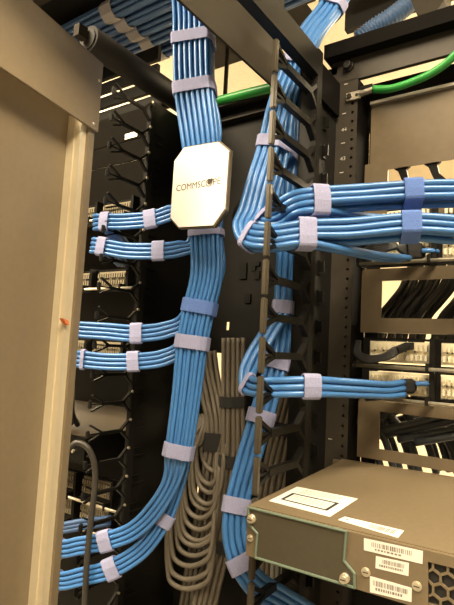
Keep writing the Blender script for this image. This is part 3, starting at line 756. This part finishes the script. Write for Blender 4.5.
# ================================================================== grey cables behind
R3 = .0041
def grey(label, stations, n, cols, m, ties, r=R3, tm=BLACKTAPE, group='grey cable bundles in the cable manager'):
    B = Bundle('grey_cable_bundle', label, 'cable bundle', r, m, group)
    B.run('a', [(stations, lambda nn: slots(nn, cols, r), None)], n, jit=.2)
    for i, w in ties: tie_at(B, ['a'], 'a', i, tm, w)
    return B
grey('straight grey cable bundle hanging beside the slack loops, tied with black tape', st((234,338,.715),(234,370,.715),(233.5,402,.715),(234,440,.715),(233,462,.713),(228,500,.71),(219,545,.705),(208,590,.70),(200,630,.70)), 10, 5, GREY, [(2, .018), (4, .020), (6, .02)])
grey('short grey bundle left of the straight one, feeding the slack loops', st((206,352,.728),(208,372,.727),(213,398,.725),(217,420,.722),(217,442,.72),(214,470,.72),(208,510,.722),(198,560,.725),(190,615,.725)), 9, 5, GREY, [(4, .030), (7, .02)])
grey('grey cable bundle behind the black fingers, slanting down under the switch', st((300,360,.715),(294,395,.71),(285,430,.70),(275,475,.69),(268,520,.68),(263,565,.68),(262,620,.68)), 10, 5, GREY, [(2, .018), (4, .02)])
grey('pale grey cables hanging below the front corner of the switch', st((281,520,.66),(281,560,.66),(280,600,.66),(279,640,.66)), 4, 4, GREYL, [], group=None) if False else None
pb = Bundle('pale_cable_bundle', 'pale grey cables hanging below the front corner of the switch', 'cable bundle', .0036, GREYL)
pb.run('a', [(st((283,500,.64),(281,555,.64),(280,600,.64),(279,640,.64)), lambda nn: slots(nn, 4, .0036), None)], 4)
# nested slack loops
ORD = ['shortest cable loop, topmost', 'second shortest cable loop', 'third cable loop from the top', 'fourth cable loop from the top', 'fifth cable loop from the top', 'sixth cable loop from the top', 'middle cable loop, seventh from either end', 'sixth cable loop from the bottom', 'fifth cable loop from the bottom', 'fourth cable loop from the bottom', 'third cable loop from the bottom', 'second longest cable loop', 'longest cable loop, lowest']
for k in range(13):
    f = k/12; j = random.uniform(-1.5, 1.5)
    xl, xr, yb = 200-34*f+j, 226-13*f+j, 474+112*f+random.uniform(-3, 3); Y = .705-.028*f+random.uniform(-.006, .006)
    xm = (xl+xr)/2-3*f
    pts = st((208+4*random.random()-8*f, 415, .718), (xl+5, 440+14*f, Y+.004), (xl, yb-46-10*f, Y), (xl+1, yb-18, Y), (xl+6, yb-5, Y), (xm+1, yb, Y), (xr-7, yb-7, Y), (xr-2, yb-22, Y+.004), (xr, yb-48, Y+.008), (219+4*random.random()-3*f, 452, .716), (217, 425, .720))
    tag(tubeo('slack_cable_loop', catmull(pts, 5), R3, GREY), ORD[k] + ' in the nest of grey slack loops', 'cable', 'nested grey slack loops')

# ================================================================== overhead
for i, (x, y) in enumerate(((111,17), (124,26), (136,36), (148,45), (160,56))):
    c = aZ(x, y, 2.40); lab = ['nearest the beige door and frontmost', 'second from the front', 'middle of the five', 'second from the back', 'rearmost, next to the main trunk'][i]
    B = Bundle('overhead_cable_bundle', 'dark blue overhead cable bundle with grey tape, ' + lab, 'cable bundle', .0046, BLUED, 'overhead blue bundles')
    dz = random.uniform(-.004, .004)
    pts = [c+V(-1.5, .02, .02), c+V(-.9, .0, .01), c+V(-.4, .004, .014), c+V(-.15, 0, .012+dz), c+V(0, 0, .014), c+V(.2, .004, .022+dz), c+V(.33, .006, .024), c+V(.42, .006, .03)]
    def ring7(nn): return [(math.cos(a)*.0092, math.sin(a)*.0092) for a in [k*math.pi/3+.2 for k in range(6)]] + [(0, 0)] + [(math.cos(a)*.0150, math.sin(a)*.0150) for a in [k*math.pi/4 for k in range(8)]][:nn-7]
    B.run('a', [(pts, ring7, None)], 13, jit=.25, sub=4)
    for ii in (2, 4, 5): tie_at(B, ['a'], 'a', ii, GREYTAPE, .034, .09)
tr_ = thing('overhead_cable_tray', (-.8, .8, 2.43), 'dark grey overhead ladder tray carrying the blue bundles above the left rack', 'cable tray')
boxo('side_rail', (-2.6, .585, 2.405), (-.45, .605, 2.455), TRAY, tr_); boxo('side_rail', (-2.6, .90, 2.432), (-.45, .92, 2.455), TRAY, tr_)
for k in range(9): boxo('rung', (-2.5+k*.23, .605, 2.445), (-2.465+k*.23, .90, 2.465), STEEL, tr_)
boxo('lid', (-2.6, .56, 2.475), (-.88, .96, 2.48), STEEL, tr_); boxo('lid', (-.88, .56, 2.475), (-.5, 1.09, 2.48), STEEL, tr_)
for x in (-1.6, -.55):
    for y in (.595, .91): cylo('hanger_rod', (x, y, 2.455), (x, y, 2.9), .005, NICKEL, tr_, 10)
kids(tr_)
# steel trough whose flank is seen beside the main trunk
dt = thing('overhead_duct', (-.4, .45, 2.2), 'grey painted overhead duct with a smooth flank between the two blue trunks', 'duct')
boxo('flank', (-.404, .10, 2.115), (-.400, .70, 2.32), TRAY, dt); boxo('upper_flange', (-.50, .10, 2.32), (-.404, .70, 2.324), TRAY, dt)
kids(dt)
for k in range(3):
    pass
g2 = tag(tubeo('grounding_cable', catmull([aY(190, 107, .745), aY(218, 101, .742), aY(245, 94, .740), aY(272, 87.5, .738), aY(300, 80, .736), aY(322, 74, .745)], 6), .0088, GREEN, None, 12), 'thick dark green grounding cable crossing behind the two blue trunks', 'cable')
rd = tag(cylo('hanger_rod', (aY(227, 60, 1.0).x, 1.0, aY(229, 96, 1.0).z-.06), (aY(227, 60, 1.0).x, 1.0, 2.9), .0055, TRAY, None, 10), 'thin grey hanger rod in front of the bright wall beside the duct', 'rod')
# dark cross beams over the back of the left rack
ob = thing('overhead_ladder_rack', (-1.2, .95, 2.3), 'black overhead frame of crossing slats above the left rack', 'frame')
for z0, z1 in ((2.222, 2.253), (2.264, 2.291), (2.303, 2.328), (2.338, 2.372)):
    boxo('slat', (-2.6, .80, z0), (-.78, .81, z1), STEEL, ob)
boxo('upright', (-1.6, .81, 2.16), (-1.57, .83, 2.40), STEEL, ob); boxo('upright', (-2.0, .81, 2.16), (-1.97, .83, 2.40), STEEL, ob)
kids(ob)
# over the right rack: conduit and hanger
pc = [aY(x, y, Y) for x, y, Y in ((358, 40, 1.02), (376, 27, 1.03), (396, 14, 1.04), (412, 0, 1.06), (424, -20, 1.10))]
pts = catmull(pc, 26); tag(tubeo('corrugated_conduit', pts, .02, CONDUIT, None, 14, rad=[.0205 if (i//2) % 2 else .0178 for i in range(len(pts))]), 'ribbed dark blue conduit above the right rack beam', 'conduit')
hg = [aY(x, y, .95) for x, y in ((408, -6), (420, 22), (428, 24), (444, 0), (446, -14))]
tag(prismo('hanger_bracket', hg, (0, .05, 0), TRAY), 'tapered grey hanger bracket above the right rack beam', 'bracket')
rl = thing('overhead_cable_tray', (.1, 1.2, 2.45), 'dark overhead tray above the right rack, behind the ribbed conduit', 'cable tray')
a = aY(332, 36, 1.2); b = aY(454, 6, 1.2)
boxo('side_rail', (-.50, 1.2, a.z+.004), (1.6, 1.22, a.z+.16), STEEL, rl); boxo('rear_side_rail', (-.50, 1.50, a.z+.22), (1.6, 1.52, a.z+.30), STEEL, rl); kids(rl)
for k in range(2):
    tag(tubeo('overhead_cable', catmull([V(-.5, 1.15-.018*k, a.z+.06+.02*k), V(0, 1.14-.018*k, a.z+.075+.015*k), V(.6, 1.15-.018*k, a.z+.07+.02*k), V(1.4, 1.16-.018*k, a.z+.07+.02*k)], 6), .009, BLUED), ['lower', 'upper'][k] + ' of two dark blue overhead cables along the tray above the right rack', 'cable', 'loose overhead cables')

# ================================================================== left rack contents
lr = thing('equipment_rack', (-1.0, .72, 0), 'black steel equipment rack on the left, mostly hidden behind the fingers', 'rack')
boxo('post', (-.655, .70, .05), (-.615, .78, 2.12), STEEL, lr); boxo('post', (-1.16, .70, .05), (-1.12, .78, 2.12), STEEL, lr)
boxo('top_beam', (-1.16, .70, 2.158), (-.615, .72, 2.178), STEEL, lr); boxo('rear_sheet', (-1.15, .90, .05), (-.72, .904, 2.10), BLACK, lr); boxo('foot', (-1.17, .50, 0), (-.60, 1.0, .05), STEEL, lr); kids(lr)
LX0, LX1 = -1.12, -.655
def lpanel(label, z0, z1, y=.69, m=STEEL, holes=()):
    t = thing('blank_panel', (-.9, y, z0), label, 'panel', 'blank panels in the left rack')
    plate('face', 'Y', y, LX0, LX1, z0+.0006, z1-.0006, .003, list(holes), m, t); boxo('fold', (LX0, y+.003, z1-.003), (LX1, y+.02, z1-.001), m, t); kids(t)
LP_ = mat('dim_panel', (.009,.008,.006), .7, noise=.08, scale=80, spec=.06)
lpanel('topmost dark blank panel in the left rack behind the upper fingers', 2.096, 2.158, m=LP_, holes=[px_rect(124, 132, 137, 138, .69)]); lpanel('second dark blank panel from the top of the left rack', 2.052, 2.0955, m=LP_)
lpanel('third dark blank panel in the left rack, above the slit', 1.972, 2.0515, m=LP_)
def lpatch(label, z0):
    p = patch(label, z0, y=.672, x0=-1.085, n=4, blk=mat('shaded_ivory_plastic', (.30,.265,.185), .55, noise=.06, scale=60)); return p  # darker copy of the ivory blocks: left rack shade put into the colour
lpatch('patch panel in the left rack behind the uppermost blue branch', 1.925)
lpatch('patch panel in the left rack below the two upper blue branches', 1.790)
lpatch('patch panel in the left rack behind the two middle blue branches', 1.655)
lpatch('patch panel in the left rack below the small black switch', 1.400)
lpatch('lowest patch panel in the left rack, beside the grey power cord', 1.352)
s2 = thing('network_switch', (-.9, .55, 1.48), 'small black switch with crossed vent slots in the left rack', 'switch')
boxo('case', (LX0+.02, .575, 1.492), (-.665, .95, 1.536), BLACK, s2, bevel=.001); boxo('lid', (LX0+.02, .574, 1.536), (-.664, .95, 1.5385), mat('dull_lid', (.075,.06,.04), .5), s2)
for k in range(6):
    x = -.775+k*.013; bm = bmesh.new()
    for sgn in (-1, 1): prism(bm, [V(x-.005, .5738, 1.520-sgn*.006), V(x-.003, .5738, 1.520-sgn*.006), V(x+.005, .5738, 1.520+sgn*.006), V(x+.003, .5738, 1.520+sgn*.006)], (0, .001, 0))
    fin('vent_slot', bm, INK if k > 8 else PANEL, s2)
cylo('screw', (-.692, .575, 1.510), (-.692, .572, 1.510), .003, NICKEL, s2, 12)
bm = bmesh.new()
for k in range(3): box(bm, (-.76+k*.016, .5735, 1.497), (-.752+k*.016, .5752, 1.499))
fin('status_light', bm, LABEL, s2); kids(s2)
ls = [[V(-.92+k*.018, .66, 1.60), V(-.90+k*.02, .62, 1.625+.004*k), V(-.86+k*.02, .60, 1.615), V(-.83+k*.018, .59, 1.57), V(-.83+k*.017, .61, 1.545)] for k in range(7)]
cabs('black_cable_bundle', 'black cables looping above the small black switch in the left rack', None, ls, .005, BLKCAB, 'cable bundle')
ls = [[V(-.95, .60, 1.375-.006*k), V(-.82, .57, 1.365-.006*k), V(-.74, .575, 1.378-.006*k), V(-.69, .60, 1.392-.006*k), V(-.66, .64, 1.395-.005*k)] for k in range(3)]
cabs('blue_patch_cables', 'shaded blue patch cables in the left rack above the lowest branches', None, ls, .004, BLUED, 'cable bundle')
pc = [aX(x, y, X) for x, y, X in ((66, 452, -.60), (76, 443, -.59), (87, 447, -.575), (94, 462, -.567), (95, 485, -.565), (91, 520, -.565), (87, 560, -.565), (85, 600, -.565), (84, 650, -.565))]
tag(tubeo('power_cord', catmull(pc, 6), .0042, CORD, None, 10), 'dark grey power cord hanging in front of the left rack beside the beige door', 'cord')

# ================================================================== beige door
a12 = math.radians(12); dn = V(math.cos(a12), math.sin(a12), 0); dd = V(-math.sin(a12), math.cos(a12), 0); D0 = V(-.53, .46, 0)
dr = thing('cabinet_door', (0, 0, 0), 'tall beige grey metal cabinet door standing open at the left edge', 'door')
dr.matrix_world = frameM(D0, dn, dd, V(0, 0, 1))     # local x = outward normal, y = along door, z = up
e0, e1 = -.52, -.0245
boxo('door_panel', (-.034, e0, .12), (-.030, e1-.010, 2.0), DOOR, dr)
boxo('stile', (-.034, e1-.012, .12), (-.006, e1, 2.0), DOOR, dr, bevel=.002)
bm = bmesh.new()
box(bm, (-.030, e1-.0225, .12), (-.010, e1-.0115, 1.985)); fin('edge_trim', bm, DOORL, dr, bevel=.005)
boxo('inner_lip', (-.030, e1-.0245, .12), (-.019, e1-.0225, 1.985), DOORL, dr, bevel=.0015)
hd = boxo('header_plate', (-.006, e0, 1.971), (-.002, e1+.002, 2.067), DOOR, dr, bevel=.0006)
boxo('header_fold', (-.034, e0, 2.062), (-.006, e1, 2.067), DOOR, dr)
for (yy, zz) in ((e1-.004, 2.040), (e1-.008, 1.978), (-.40, 2.040), (-.40, 1.978)):
    bm = bmesh.new(); cyl(bm, (-.002, yy, zz), (-.0008, yy, zz), .0022, 10, .0014); fin('rivet', bm, NICKEL, hd)
q = dr.matrix_world.inverted() @ aP(63, 321, D0-dn*.01, dn)
o = prismo('tab', [V(-.011, q.y-.006, q.z+.003), V(-.011, q.y+.004, q.z+.001), V(-.011, q.y+.006, q.z-.005), V(-.011, q.y, q.z-.003)], (.006, 0, 0), ORANGE, dr); o['label'] = 'small orange tab'
